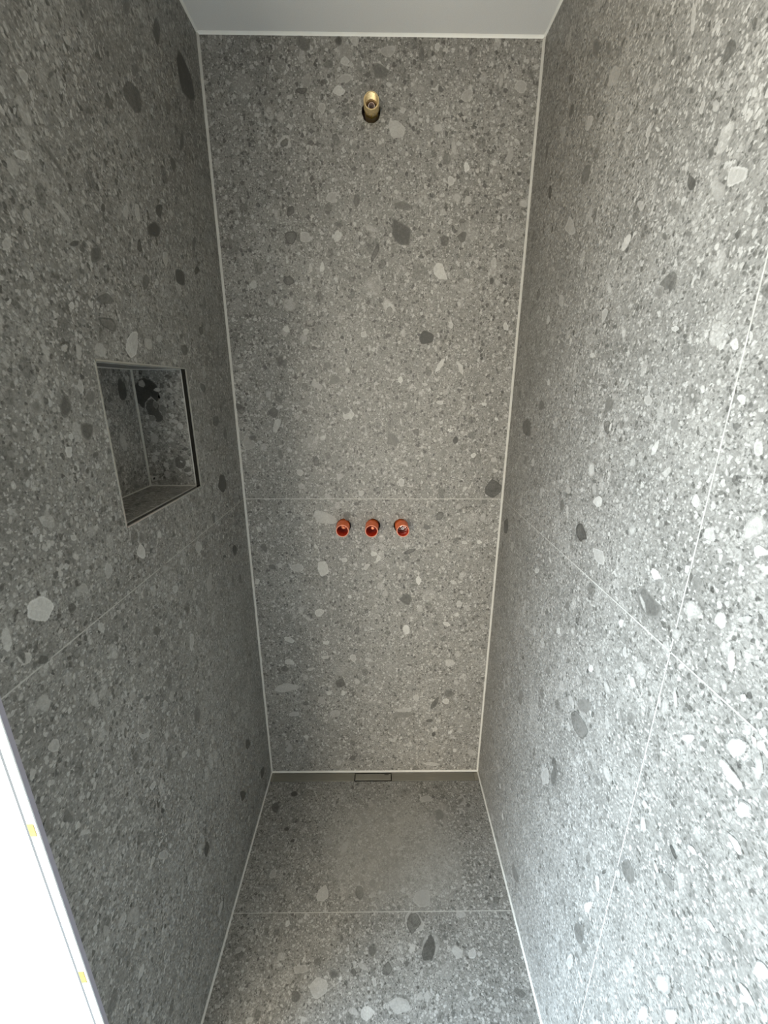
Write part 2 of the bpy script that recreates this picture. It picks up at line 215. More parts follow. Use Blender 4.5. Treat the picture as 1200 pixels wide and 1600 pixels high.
"L":[(-0.239,2.261,0.0281,0.0124,1.19,-0.7),(-0.111,2.259,0.0515,0.0422,0.96,-0.8),(-0.38,2.075,0.0399,0.0226,-2.74,-0.55),(-0.466,2.021,0.0138,0.0105,-3.02,-0.5),(-0.357,2.127,0.0228,0.0076,-2.44,-0.4),(-0.354,2.218,0.0261,0.0091,0.88,-0.5),(-0.662,1.943,0.0094,0.007,-2.63,0.4),(-0.607,1.976,0.008,0.0028,-2.42,-0.6),(-0.695,1.845,0.0137,0.006,-2.67,0.45),(-0.713,1.825,0.0137,0.0076,-2.51,0.25),(-0.637,1.867,0.0325,0.0052,2.58,-0.5),(-0.529,1.976,0.0093,0.0064,-2.65,-0.5),(-0.637,1.801,0.0173,0.005,2.63,0.4),(-0.467,1.863,0.0134,0.0067,0.87,0.4),(-0.426,1.875,0.015,0.01,1.27,0.45),(-0.335,1.911,0.0228,0.0115,-2.38,-0.7),(-0.366,1.867,0.0339,0.0171,-2.76,-0.75),(-0.438,1.816,0.0158,0.0068,1.1,-0.6),(-0.238,2.034,0.0208,0.014,-2.39,-0.6),(-0.176,2.104,0.0256,0.0097,1.09,-0.6),(-0.625,1.767,0.0117,0.0043,-2.74,-0.7),(-0.577,1.764,0.018,0.0098,-2.47,-0.6),(-0.334,1.826,0.0169,0.0122,1.14,0.4),(-0.316,1.866,0.0123,0.0065,-2.39,0.5),(-0.535,1.844,0.0104,0.0049,1.0,-0.6),(-0.274,1.801,0.0249,0.0185,-2.9,-0.75),(-0.175,1.841,0.0197,0.01,-2.65,-0.7),(-0.173,1.902,0.0188,0.0096,0.95,-0.5),(-0.572,1.701,0.0262,0.0125,-2.94,-0.5),(-0.578,1.74,0.0148,0.0073,-2.68,0.2),(-0.569,1.742,0.0085,0.0047,0.89,-0.3),(-0.66,1.676,0.0079,0.0053,-2.69,0.6),(-0.64,1.69,0.0048,0.0029,-2.51,0.6),(-0.692,1.616,0.0128,0.0086,-2.54,-0.4),(-0.693,1.615,0.0078,0.0049,-2.73,0.5),(-0.515,1.635,0.0362,0.0205,0.83,0.6),(-0.612,1.62,0.0218,0.0141,-2.69,0.4),(-0.663,1.612,0.0108,0.0065,1.01,0.35),(-0.579,1.661,0.0268,0.0119,3.14,-0.35),(-0.729,1.61,0.0093,0.0064,2.09,0.4),(-0.77,1.661,0.0051,0.0031,-2.44,0.6),(-0.772,1.664,0.004,0.0021,-2.73,-0.7),(-0.433,1.757,0.0211,0.0107,-2.7,-0.5),(-0.388,1.767,0.0105,0.0055,-2.66,0.5),(-0.46,1.642,0.0173,0.0119,-2.84,0.35),(-0.413,1.658,0.0127,0.0079,-2.69,0.4),(-0.3,1.645,0.0183,0.0142,3.1,-0.6),(-0.196,1.699,0.019,0.011,-2.75,-0.6),(-0.708,1.774,0.0098,0.0079,1.76,0.35),(-0.752,1.729,0.0117,0.0053,-2.47,0.3),(-0.553,2.046,0.0092,0.0053,-2.65,0.4),(-0.691,1.892,0.0061,0.0021,1.11,0.5),(-0.725,1.698,0.0077,0.0033,1.13,0.3),(-0.576,1.897,0.0083,0.0038,0.91,-0.5),(-0.306,2.159,0.0112,0.0061,0.8,0.5),(-0.764,1.539,0.0189,0.0136,0.94,0.3),(-0.767,1.537,0.0126,0.0092,0.9,-0.3),(-0.713,1.534,0.0184,0.0114,1.1,-0.6),(-0.678,1.496,0.0149,0.0136,2.32,-0.65),(-0.676,1.56,0.0131,0.0073,1.13,0.4),(-0.656,1.545,0.0143,0.0108,-2.6,-0.4),(-0.717,1.491,0.0064,0.0048,-3.0,0.6),(-0.727,1.47,0.0092,0.0068,1.08,0.65),(-0.675,1.438,0.0053,0.0044,-3.06,0.5),(-0.811,1.366,0.0053,0.0033,1.31,0.7),(-0.757,1.346,0.0067,0.0058,2.59,0.5),(-0.752,1.371,0.0083,0.0044,1.28,0.4),(-0.816,1.376,0.0054,0.0051,2.19,0.3),(-0.602,1.262,0.0168,0.0147,2.41,0.7),(-0.699,1.262,0.0143,0.0098,1.41,0.35),(-0.839,1.274,0.0267,0.0194,2.24,0.8),(-0.789,1.246,0.0083,0.0062,2.26,-0.7),(-0.761,1.263,0.0123,0.0083,2.48,0.25),(-0.896,1.264,0.0153,0.0073,1.37,0.6),(-0.879,1.225,0.0124,0.0082,2.32,0.45),(-0.857,1.207,0.0104,0.0065,2.63,-0.6),(-0.883,1.232,0.0105,0.004,1.82,-0.6),(-0.741,1.182,0.0123,0.0067,1.85,0.5),(-0.682,1.188,0.0085,0.0065,2.23,0.4),(-0.599,1.081,0.0136,0.0086,2.35,-0.55),(-0.511,1.04,0.012,0.0081,1.53,0.45),(-0.471,0.971,0.0221,0.0093,1.34,0.4),(-0.37,1.176,0.0193,0.0167,2.49,0.45),(-0.132,1.069,0.0202,0.0174,2.47,-0.75),(-0.174,1.289,0.0421,0.0275,2.96,-0.85),(-0.167,1.47,0.0205,0.0148,-2.95,-0.6),(-0.225,1.559,0.0194,0.0125,2.84,-0.5),(-0.22,1.084,0.0156,0.0049,2.72,-0.8),(-0.427,1.074,0.0167,0.009,1.36,0.3),(-0.528,1.191,0.0237,0.0089,2.84,0.3),(-0.507,1.129,0.0128,0.0073,2.56,0.4),(-0.335,1.058,0.0245,0.0177,1.47,0.25),(-0.727,1.12,0.0115,0.0088,2.19,0.4),(-0.106,1.426,0.0202,0.0129,1.14,-0.5),(-0.807,1.452,0.0068,0.0057,-3.12,-0.4),(-0.874,1.15,0.0149,0.0094,1.84,0.3),(-0.876,1.078,0.0127,0.009,1.96,0.35),(-0.697,0.921,0.0313,0.0114,2.26,0.4),(-0.698,0.927,0.0155,0.0057,2.26,-0.2),(-0.744,0.976,0.0148,0.0091,1.12,0.3),(-0.743,0.967,0.0106,0.0039,1.36,-0.4),(-0.632,0.848,0.0141,0.0082,1.68,0.4),(-0.522,0.677,0.0141,0.008,1.77,0.4),(-0.885,0.957,0.0172,0.0059,1.92,-0.4),(-0.868,0.9,0.0126,0.0043,2.31,0.45),(-0.855,0.872,0.0107,0.004,2.02,-0.5),(-0.704,0.792,0.0105,0.0082,2.36,0.4),(-0.691,0.707,0.0109,0.0045,2.03,-0.85),(-0.701,0.737,0.0137,0.003,1.69,-0.7),(-0.559,0.393,0.0235,0.0141,1.71,-0.8),(-0.55,0.447,0.0169,0.0075,1.53,-0.6),(-0.3,0.252,0.0381,0.0174,2.01,-0.75),(-0.213,0.374,0.0316,0.0204,2.36,-0.7),(-0.102,0.124,0.0299,0.0225,2.28,-0.8),(-0.717,0.616,0.0306,0.0081,2.08,0.25),(-0.748,0.648,0.0088,0.0073,2.46,0.4),(-0.682,0.441,0.0171,0.0082,1.03,0.35),(-0.824,0.62,0.0373,0.0141,2.03,0.2),(-0.882,0.693,0.013,0.0053,1.69,0.25),(-0.816,0.729,0.0116,0.0047,1.5,-0.4),(-0.635,0.519,0.0182,0.0077,1.51,0.35),(-0.642,0.781,0.0184,0.0078,1.18,-0.4),(-0.499,0.774,0.0269,0.0165,1.76,-0.45),(-0.917,0.984,0.0104,0.0051,1.78,-0.4)],
"R":[(-0.709,1.947,0.0144,0.0104,-2.4,-0.6),(-0.592,2.018,0.0128,0.0059,1.25,-0.55),(-0.648,1.943,0.0068,0.0037,-2.45,-0.65),(-0.684,1.825,0.0134,0.0063,-2.41,-0.7),(-0.713,1.845,0.0064,0.0049,1.45,-0.6),(-0.769,1.834,0.0045,0.0029,1.54,-0.5),(-0.332,2.067,0.017,0.014,-2.55,0.45),(-0.191,2.12,0.0277,0.014,-2.56,0.3),(-0.344,1.977,0.0207,0.0167,-2.65,-0.5),(-0.203,2.208,0.0104,0.0077,1.08,-0.6),(-0.229,2.139,0.0142,0.0115,-2.75,-0.5),(-0.321,2.189,0.0228,0.0125,0.79,-0.5),(-0.375,2.158,0.0211,0.01,0.99,-0.4),(-0.417,2.093,0.0272,0.0144,-2.6,0.25),(-0.582,1.934,0.0079,0.0029,-2.51,0.6),(-0.558,1.941,0.0125,0.0067,1.37,0.35),(-0.594,1.915,0.0102,0.0044,0.96,0.3),(-0.704,1.897,0.0116,0.0044,-2.43,0.35),(-0.678,1.909,0.0086,0.0051,1.46,0.3),(-0.298,1.898,0.0337,0.0162,-2.55,0.35),(-0.762,1.8,0.0205,0.0118,-2.54,0.35),(-0.739,1.794,0.0183,0.0089,0.81,0.2),(-0.7,1.761,0.0071,0.0033,-2.72,-0.4),(-0.648,2.027,0.0148,0.0051,0.85,-0.35),(-0.623,2.035,0.0263,0.0044,1.31,0.3),(-0.15,2.021,0.019,0.0088,0.97,-0.6),(-0.1,2.125,0.0206,0.0104,1.62,-0.5),(-0.567,1.842,0.0131,0.0056,-2.59,0.3),(-0.787,1.804,0.0048,0.0021,1.02,-0.4),(-0.453,2.017,0.0104,0.0057,-2.62,0.25),(-0.678,1.991,0.0089,0.0051,-2.93,0.3),(-0.675,1.709,0.0221,0.0127,-3.12,-0.5),(-0.657,1.699,0.0121,0.0074,-3.02,-0.35),(-0.509,1.733,0.0108,0.0061,0.92,0.5),(-0.505,1.692,0.0134,0.0119,1.26,0.35),(-0.296,1.753,0.0205,0.0119,0.92,0.4),(-0.58,1.651,0.009,0.0056,0.92,0.6),(-0.583,1.734,0.0071,0.0039,-2.61,0.4),(-0.556,1.74,0.0091,0.0065,-2.5,0.35),(-0.71,1.642,0.009,0.0039,-2.98,0.45),(-0.481,1.624,0.0097,0.0048,-2.94,0.6),(-0.374,1.661,0.0077,0.0051,-2.45,0.5),(-0.229,1.647,0.0204,0.0075,-3.0,0.25),(-0.733,1.63,0.0049,0.0032,-2.78,-0.6),(-0.652,1.618,0.0091,0.0075,-2.79,-0.4),(-0.743,1.612,0.0089,0.0056,-2.73,-0.3),(-0.82,1.612,0.0072,0.0048,-2.39,0.6),(-0.821,1.69,0.0042,0.0024,0.82,-0.5),(-0.769,1.686,0.0049,0.0033,1.09,-0.55),(-0.569,1.534,0.0186,0.0152,1.56,-0.4),(-0.574,1.494,0.015,0.0122,-2.54,-0.35),(-0.586,1.494,0.0084,0.0035,1.6,0.6),(-0.77,1.552,0.0107,0.0078,0.85,-0.45),(-0.771,1.553,0.0037,0.0026,0.94,0.4),(-0.581,1.569,0.007,0.0039,-2.99,-0.6),(-0.541,1.565,0.0078,0.0046,-2.96,-0.45),(-0.16,1.453,0.042,0.029,-3.03,-0.55),(-0.25,1.516,0.0186,0.0129,-2.92,-0.5),(-0.717,1.475,0.013,0.0071,1.87,0.7),(-0.737,1.495,0.0053,0.0045,1.74,0.6),(-0.75,1.486,0.0055,0.0042,1.02,0.4),(-0.748,1.513,0.0097,0.0078,-2.41,-0.25),(-0.545,1.408,0.0162,0.011,-2.42,0.6),(-0.565,1.458,0.0099,0.0084,-2.68,0.4),(-0.584,1.354,0.0161,0.0133,2.93,0.65),(-0.752,1.445,0.0095,0.0054,2.49,0.45),(-0.671,1.446,0.0081,0.0069,0.91,0.4),(-0.625,1.515,0.0109,0.0042,1.23,0.5),(-0.849,1.55,0.0066,0.0049,0.83,0.6),(-0.886,1.498,0.0084,0.0062,1.07,0.4),(-0.83,1.559,0.0045,0.0022,1.18,-0.6),(-0.439,1.306,0.0147,0.0109,1.25,-0.5),(-0.104,1.329,0.0157,0.0065,-2.45,0.5),(-0.458,1.346,0.0107,0.0092,1.12,0.35),(-0.84,1.618,0.0059,0.0029,1.24,0.5),(-0.679,1.544,0.0096,0.0068,-2.83,0.25),(-0.852,1.452,0.0052,0.0046,1.03,0.5),(-0.065,1.125,0.0278,0.0254,1.45,-0.75),(-0.141,1.085,0.0174,0.0159,1.78,0.35),(-0.541,1.275,0.0233,0.0163,-2.82,-0.7),(-0.617,1.256,0.0245,0.0159,3.09,0.35),(-0.348,1.098,0.0183,0.0069,2.68,0.5),(-0.47,1.297,0.0133,0.0081,1.27,0.45),(-0.773,1.293,0.0118,0.008,-3.13,0.6),(-0.77,1.243,0.0336,0.0202,-3.05,-0.55),(-0.759,1.237,0.0112,0.003,-2.45,0.3),(-0.852,1.386,0.0092,0.0083,1.55,0.45),(-0.854,1.28,0.0146,0.0119,2.57,0.5),(-0.899,1.291,0.014,0.0096,2.33,0.55),(-0.906,1.413,0.0182,0.0126,1.91,0.45),(-0.921,1.392,0.0091,0.0053,2.85,0.8),(-0.838,1.232,0.0112,0.007,2.11,0.4),(-0.719,1.175,0.0081,0.0062,1.92,0.6),(-0.507,1.019,0.0116,0.0086,2.05,0.6),(-0.568,1.058,0.0098,0.0071,1.71,0.5),(-0.579,1.092,0.0119,0.007,2.07,-0.5),(-0.618,1.102,0.0062,0.0044,2.23,-0.6),(-0.743,1.132,0.0125,0.006,1.38,0.4),(-0.656,1.032,0.0101,0.0086,2.19,0.7),(-0.648,1.02,0.0058,0.0039,1.93,-0.8),(-0.615,0.994,0.0172,0.0036,-3.04,0.4),(-0.776,1.097,0.0089,0.0085,1.23,0.65),(-0.715,1.036,0.0125,0.01,-2.98,0.5),(-0.733,1.087,0.008,0.0038,2.35,0.4),(-0.61,0.909,0.015,0.0128,1.54,0.4),(-0.702,0.989,0.0076,0.0046,1.64,0.5),(-0.653,0.938,0.0335,0.0131,2.31,-0.3),(-0.652,0.889,0.0363,0.0233,2.45,-0.4),(-0.689,0.951,0.0079,0.0047,2.0,-0.5),(-0.345,0.682,0.0277,0.0173,2.0,-0.4),(-0.488,0.889,0.0178,0.0105,2.23,-0.35),(-0.615,0.846,0.0097,0.0087,1.55,0.4),(-0.849,1.116,0.0176,0.009,1.78,0.45),(-0.863,1.144,0.013,0.0044,1.19,0.5),(-0.884,1.143,0.0075,0.0035,2.24,-0.5),(-0.892,1.222,0.0067,0.0045,1.66,-0.35),(-0.925,1.254,0.0144,0.0049,1.32,0.5),(-0.926,1.217,0.0104,0.0042,1.36,0.4),(-0.899,1.109,0.0159,0.0054,2.3,0.6),(-0.921,1.124,0.0079,0.004,2.18,-0.4),(-0.959,1.16,0.0214,0.0111,2.38,0.6),(-0.952,1.223,0.0057,0.0037,1.83,0.9),(-0.976,1.187,0.0059,0.0033,1.11,0.6),(-0.973,1.218,0.0056,0.0035,1.85,0.5),(-0.982,1.205,0.0065,0.0039,1.86,0.4),(-0.926,1.31,0.0096,0.0039,2.53,0.3),(-0.851,1.317,0.0087,0.0073,2.09,-0.35),(-0.83,1.328,0.0074,0.0047,1.37,0.5),(-0.575,0.701,0.0127,0.0058,2.11,-0.5),(-0.327,0.811,0.0091,0.0061,2.13,-0.7),(-0.945,1.316,0.0056,0.004,1.63,-0.4),(-0.887,1.361,0.0031,0.002,2.62,-0.5),(-0.872,1.372,0.0045,0.0036,2.56,0.5),(-0.588,0.673,0.034,0.0173,1.97,-0.6),(-0.553,0.628,0.0326,0.0191,2.02,0.3),(-0.575,0.703,0.012,0.0057,2.08,-0.6),(-0.763,0.882,0.0162,0.0135,0.82,0.35),(-0.787,0.569,0.0275,0.0079,1.98,0.8),(-0.777,0.467,0.0325,0.0194,1.89,-0.5),(-0.803,0.467,0.0204,0.0073,1.81,-0.4),(-0.798,0.656,0.0155,0.0098,1.53,0.4),(-0.808,0.701,0.0087,0.0031,1.97,-0.6),(-0.864,0.901,0.0133,0.007,1.43,0.6),(-0.859,0.937,0.0098,0.005,2.53,0.5),(-0.966,1.122,0.0163,0.0108,-2.86,0.6),(-0.988,1.098,0.0129,0.009,1.94,0.5),(-0.995,1.05,0.0128,0.0064,-2.95,0.9),(-0.98,1.158,0.0066,0.0032,2.06,-0.4),(-1.004,1.143,0.0084,0.0038,1.48,-0.4),(-0.99,1.164,0.0122,0.0041,1.36,0.4),(-0.856,0.787,0.0213,0.0156,1.81,-0.45),(-0.927,0.879,0.0139,0.0098,2.46,-0.4),(-0.966,0.725,0.0228,0.0097,1.93,0.35),(-0.952,0.613,0.0209,0.0064,1.79,0.5),(-0.991,0.704,0.0243,0.0061,1.86,0.5),(-0.988,0.763,0.0077,0.0059,2.18,-0.4),(-0.979,0.823,0.007,0.0031,1.88,0.4),(-1.054,0.902,0.0092,0.0074,2.83,0.5),(-1.057,0.954,0.0118,0.0062,1.84,0.4),(-0.771,0.358,0.0247,0.009,1.76,0.25),(-1.02,0.923,0.0082,0.0053,1.98,-0.35),(-0.999,0.915,0.007,0.0043,2.65,0.35),(-0.948,0.973,0.0066,0.0045,2.46,0.4),(-0.459,0.128,0.0348,0.0214,2.54,-0.4),(-0.906,0.87,0.0071,0.0053,-2.59,0.45),(-0.841,0.754,0.007,0.0057,0.97,0.5)],
"F":[(0.115,-0.098,0.0165,0.0126,2.8,-0.85),(0.053,-0.153,0.0205,0.013,1.99,-0.6),(0.115,-0.233,0.0097,0.0068,2.88,-0.85),(0.144,-0.275,0.0085,0.0064,2.79,-0.85),(0.645,-0.121,0.0281,0.0145,-3.11,0.35),(0.778,-0.13,0.0247,0.0182,0.94,0.2),(0.777,-0.133,0.0173,0.0083,0.91,-0.4),(0.61,-0.249,0.0104,0.0059,-3.11,0.5),(0.334,-0.297,0.0274,0.0153,1.28,0.35),(0.275,-0.436,0.0226,0.0185,1.47,0.5),(0.395,-0.433,0.0251,0.016,1.65,-0.5),(0.342,-0.449,0.0091,0.0056,3.07,0.4),(0.459,-0.434,0.0064,0.0062,3.04,0.5),(0.595,-0.446,0.0282,0.0256,-2.52,0.2),(0.709,-0.495,0.022,0.0105,-3.1,0.3),(0.561,-0.513,0.0291,0.0281,1.89,0.25),(0.562,-0.514,0.0225,0.0192,1.29,-0.4),(0.603,-0.572,0.0383,0.0278,1.0,0.2),(0.603,-0.572,0.0297,0.0195,1.08,-0.7),(0.434,-0.575,0.0165,0.0155,2.92,-0.55),(0.554,-0.573,0.0137,0.0093,0.84,0.5),(0.479,-0.617,0.0178,0.0159,-3.12,-0.4),(0.291,-0.649,0.0311,0.023,3.0,0.5),(0.348,-0.633,0.0056,0.0049,2.7,0.8),(0.329,-0.625,0.0158,0.0099,3.06,-0.5),(0.235,-0.667,0.0156,0.0116,2.86,-0.5),(0.237,-0.615,0.0199,0.0101,3.07,0.2),(0.422,-0.698,0.0222,0.0151,3.1,0.65),(0.389,-0.695,0.0111,0.0088,3.01,0.4),(0.511,-0.683,0.0337,0.0168,-3.14,0.4),(0.569,-0.668,0.0096,0.0079,-2.95,0.35),(0.584,-0.668,0.0085,0.0073,-2.83,0.35),(0.684,-0.583,0.0161,0.0136,2.58,0.4),(0.724,-0.584,0.0136,0.0111,-2.41,0.4),(0.443,-0.642,0.0128,0.0061,1.86,0.5),(0.407,-0.608,0.0185,0.0063,2.63,0.3),(0.705,-0.674,0.0077,0.0047,-3.02,0.5),(0.767,-0.696,0.0096,0.0062,-2.94,0.4),(0.731,-0.645,0.0074,0.0058,-2.7,0.5),(0.282,-0.598,0.0122,0.0088,2.96,-0.4),(0.686,-0.185,0.0219,0.0159,1.28,-0.4),(0.123,-0.708,0.0112,0.006,3.0,0.5),(0.262,-0.708,0.0092,0.0049,3.06,0.5),(0.827,-0.393,0.0062,0.0044,1.02,-0.8)],
}
# ------------------------------------------------------------------ the large stones seen in each slab: (u, v, half length, half width, angle, tone)
def tile_wall(name, mat, xs, zs, to3, key, seams, holes=(), skip=None, bounds=None, seed=1, extra=0, parent=None, th=.0015):
    """a slab wall: u,v rectangle split at the hole squares, stones inlaid in it, joint strips on top.
    to3(u, v, h) gives the point h in front of the slab face"""
    bm = bmesh.new()
    tone = bm.verts.layers.float.new('tone'); inl = bm.verts.layers.float.new('inlay'); rim = bm.verts.layers.float.new('rim')
    us, vs = sorted(set(xs)), sorted(set(zs))
    for (cu, cv, r, q) in holes: us += [cu-q, cu+q]; vs += [cv-q, cv+q]
    if skip: us += [skip[0], skip[1]]; vs += [skip[2], skip[3]]
    us, vs = sorted(set(us)), sorted(set(vs))
    for a, b in zip(us, us[1:]):
        for c, d in zip(vs, vs[1:]):
            mu, mv = (a+b)/2, (c+d)/2
            if skip and skip[0] < mu < skip[1] and skip[2] < mv < skip[3]: continue
            if any(abs(mu-h[0]) < h[3] and abs(mv-h[1]) < h[3] for h in holes): continue
            quad(bm, [to3(a, c, 0), to3(b, c, 0), to3(b, d, 0), to3(a, d, 0)])
    for (cu, cv, r, q) in holes:
        n = 48; A = []; B = []; D = []
        for k in range(n):
            t = 2*PI*k/n+PI/4; cx, sx = math.cos(t), math.sin(t); s = q/max(abs(cx), abs(sx))
            rj = r*(1+.02*math.sin(5*t)+.015*math.sin(11*t+cu*50))
            A.append(bm.verts.new(to3(cu+s*cx, cv+s*sx, 0))); B.append(bm.verts.new(to3(cu+rj*cx, cv+rj*sx, 0))); D.append(bm.verts.new(to3(cu+rj*cx, cv+rj*sx, -.030)))
        for k in range(n):
            j = (k+1) % n
            bm.faces.new((A[k], A[j], B[j], B[k])); fa = bm.faces.new((B[k], B[j], D[j], D[k])); fa.material_index = 2
        fa = bm.faces.new(D); fa.material_index = 2
    rnd = random.Random(seed)
    st = list(PEBBLES.get(key, []))
    u0, u1, v0, v1 = us[0], us[-1], vs[0], vs[-1]
    for _ in range(extra):
        a = .0030*(1/(rnd.random()+.03))**.55; a = min(a, .022)
        tn = rnd.choice((1, 1, -1))*rnd.uniform(.12, .70)
        st.append((rnd.uniform(u0, u1), rnd.uniform(v0, v1), a, a*rnd.uniform(.45, .95), rnd.uniform(0, PI), tn))
    def blocked(u, v, R):
        if u-R < u0+.002 or u+R > u1-.002 or v-R < v0+.002 or v+R > v1-.002: return True
        if skip and skip[0]-R < u < skip[1]+R and skip[2]-R < v < skip[3]+R: return True
        return any(math.hypot(u-h[0], v-h[1]) < h[2]+R for h in holes)
    nf, placed = len(PEBBLES.get(key, [])), []
    for i, (u, v, a, b, th_, tn) in enumerate(st):
        if i >= nf and any(abs(u-x) < a*1.5+r and abs(v-y) < a*1.5+r for x, y, r in placed): continue
        placed.append((u, v, a*1.5))
        while a > .002 and blocked(u, v, a*1.0): a *= .85; b = min(b*.97, a)
        if a <= .003: continue
        n = rnd.choice((5, 6, 7, 8)) if a > .006 else 5
        ph = rnd.random()*2*PI
        ang = sorted([ph+2*PI*(k+rnd.uniform(-.28, .28))/n for k in range(n)])
        kn = []
        for t in ang:
            r = rnd.uniform(.72, 1.28); kn.append((r*math.cos(t), r*math.sin(t)))
        # chamfer every corner of the polygon twice: angular, worn outline
        for _ in range(1 if rnd.random() < .5 else 2):
            kn2 = []
            for k in range(len(kn)):
                x0, y0 = kn[k]; x1, y1 = kn[(k+1) % len(kn)]
                kn2 += [(x0*.84+x1*.16, y0*.84+y1*.16), (x0*.16+x1*.84, y0*.16+y1*.84)]
            kn = kn2
        ct, sn = math.cos(th_), math.sin(th_)
        h = (.00012 + .000004*i) if i < nf else .00010
        soft = min(.7, .0040/b*(1+.8*rnd.random()) if b > 0 else .4)
        def P(x, y, s):
            x *= a*s; y *= b*s; return to3(u+x*ct-y*sn, v+x*sn+y*ct, h)
        O = [bm.verts.new(P(x, y, 1+soft*.4)) for x, y in kn]; I = [bm.verts.new(P(x, y, 1-soft*.6)) for x, y in kn]
        rv = rnd.choice((0, 0, .11, -.12, .07)) if a > .005 else 0
        for w in O: w[tone] = tn; w[inl] = 0; w[rim] = rv
        for w in I: w[tone] = tn; w[inl] = 1; w[rim] = rv
        for k in range(len(kn)):
            j = (k+1) % len(kn); bm.faces.new((O[k], O[j], I[j], I[k]))
        bm.faces.new(I)
    for s in seams:      # (u0,u1,v0,v1) joint strips
        a, b, c, d = s
        quad(bm, [to3(a, c, .0004), to3(b, c, .0004), to3(b, d, .0004), to3(a, d, .0004)], 1)
    return finish(name, bm, [mat, M['grout'], M['hole']], kind='structure', parent=parent)
HB = [(.435, 2.253, .0245, .035), (.3335, 1.104, .0250, .035), (.4345, 1.104, .0250, .035), (.5305, 1.104, .0250, .035)]
# ------------------------------------------------------------------ the room shell
wall_back = tile_wall('wall_back', M['back'], (0, W), (0, H), lambda u, v, h: (u, -h, v), 'B',
    [(0, W, JZ-.0013, JZ+.0013)], holes=HB, seed=3, extra=450)
wall_left = tile_wall('wall_left', M['left'], (YF+.002, 0), (0, H), lambda u, v, h: (h, u, v), 'L',
    [(YF+.002, 0, JZ-.0012, JZ+.0012)], skip=(NY0, NY1, NZ0, NZ1), seed=5, extra=600)
wall_right = tile_wall('wall_right', M['right'], (YB, 0), (0, H), lambda u, v, h: (W-h, u, v), 'R',
    [(YB, 0, JZ-.0012, JZ+.0012), (-JR-.0011, -JR+.0011, 0, H), (-JR-1.2015, -JR-1.1985, 0, H)], seed=7, extra=2000)
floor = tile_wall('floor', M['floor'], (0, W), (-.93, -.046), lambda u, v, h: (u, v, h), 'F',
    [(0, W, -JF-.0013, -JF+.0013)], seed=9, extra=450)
# slabs behind, so that nothing is paper thin
bm = bmesh.new(); box(bm, (-.10, .034, -.1), (W+.1, .14, H+.1)); finish('backing', bm, M['white'], parent=wall_back)
bm = bmesh.new(); box(bm, (W+.002, YB-.1, -.1), (W+.12, .03, H+.1)); finish('backing', bm, M['white'], parent=wall_right)
bm = bmesh.new(); box(bm, (-.30, -.93, -.1), (W+.1, .03, -.035)); finish('backing', bm, M['white'], parent=floor)
bm = bmesh.new()
box(bm, (-.24, YF+.004, -.03), (-ND-.012, .03, H+.02))
box(bm, (-ND-.012, YF+.004, -.03), (-.0005, NY0-.004, H+.02)); box(bm, (-ND-.012, NY1+.004, -.03), (-.0005, .03, H+.02))
box(bm, (-ND-.012, NY0-.004, -.03), (-.0005, NY1+.004, NZ0-.004)); box(bm, (-ND-.012, NY0-.004, NZ1+.004), (-.0005, NY1+.004, H+.02))
finish('backing', bm, M['white'], parent=wall_left)
# ceiling
bm = bmesh.new(); box(bm, (XL-.1, YB-.1, H), (W+.1, .1, H+.1)); finish('ceiling', bm, M['ceiling'], kind='structure')
# room in front of the shower recess (the photographer's side)
bm = bmesh.new(); box(bm, (XL-.1, YF, 0), (-.0145, YF+.10, H)); finish('wall_front_left', bm, M['front'], kind='structure')
bm = bmesh.new(); box(bm, (XL-.1, YB-.1, -.1), (W+.1, -.9305, 0)); 
finish('floor_room', bm, M['floor'], kind='structure').name = 'floor_outer'
bm = bmesh.new()                                       # wall with the glazed door opening
for lo, hi in (((YF-.20, 0), (YF, H)), ((YB, 0), (-2.7, H)), ((-2.7, 2.0), (YF-.20, H)), ((-2.7, 0), (YF-.20, .1))):
    box(bm, (XL-.12, lo[0], lo[1]), (XL, hi[0], hi[1]))
finish('wall_room_left', bm, M['raw'], kind='structure')
bm = bmesh.new()                                       # wall behind the camera with openings for the rear lights
for lo, hi in (((XL-.12, 0), (-1.6, H)), ((-.3, 0), (-.12, H)), ((.72, 0), (W+.1, H)), ((-1.6, 1.9), (-.3, H)), ((-1.6, 0), (-.3, .1)), ((-.12, 1.95), (.72, H)), ((-.12, 0), (.72, .75))):
    box(bm, (lo[0], YB-.12, lo[1]), (hi[0], YB, hi[1]))
finish('wall_room_rear', bm, M['raw'], kind='structure')
# ------------------------------------------------------------------ corner joints
def bead(name, a, b, r, mat, n1, n2):
    """triangular silicone bead from a to b, filling the corner between directions n1 and n2"""
    a, b, n1, n2 = map(Vector, (a, b, n1, n2)); bm = bmesh.new()
    sec = [Vector((0, 0, 0)), n1*r, n1*r*.45+n2*r*.45, n2*r]
    A = [bm.verts.new(a+s) for s in sec]; B = [bm.verts.new(b+s) for s in sec]
    for k in range(4): bm.faces.new((A[k], A[(k+1) % 4], B[(k+1) % 4], B[k]))
    bm.faces.new(A[::-1]); bm.faces.new(B)
    bmesh.ops.recalc_face_normals(bm, faces=bm.faces)
    finish(name, bm, mat, kind='structure', smooth=False)
bead('trim_1', (0, 0, 0), (0, 0, H), .0055, M['silicone'], (1, 0, 0), (0, -1, 0))
bead('trim_2', (W, 0, 0), (W, 0, H), .0055, M['silicone'], (-1, 0, 0), (0, -1, 0))
bead('trim_3', (0, 0, 0), (W, 0, 0), .0055, M['silicone'], (0, -1, 0), (0, 0, 1))
bead('trim_4', (0, YF, 0), (0, 0, 0), .0045, M['silicone'], (1, 0, 0), (0, 0, 1))
bead('trim_5', (W, YB, 0), (W, 0, 0), .0045, M['silicone'], (-1, 0, 0), (0, 0, 1))
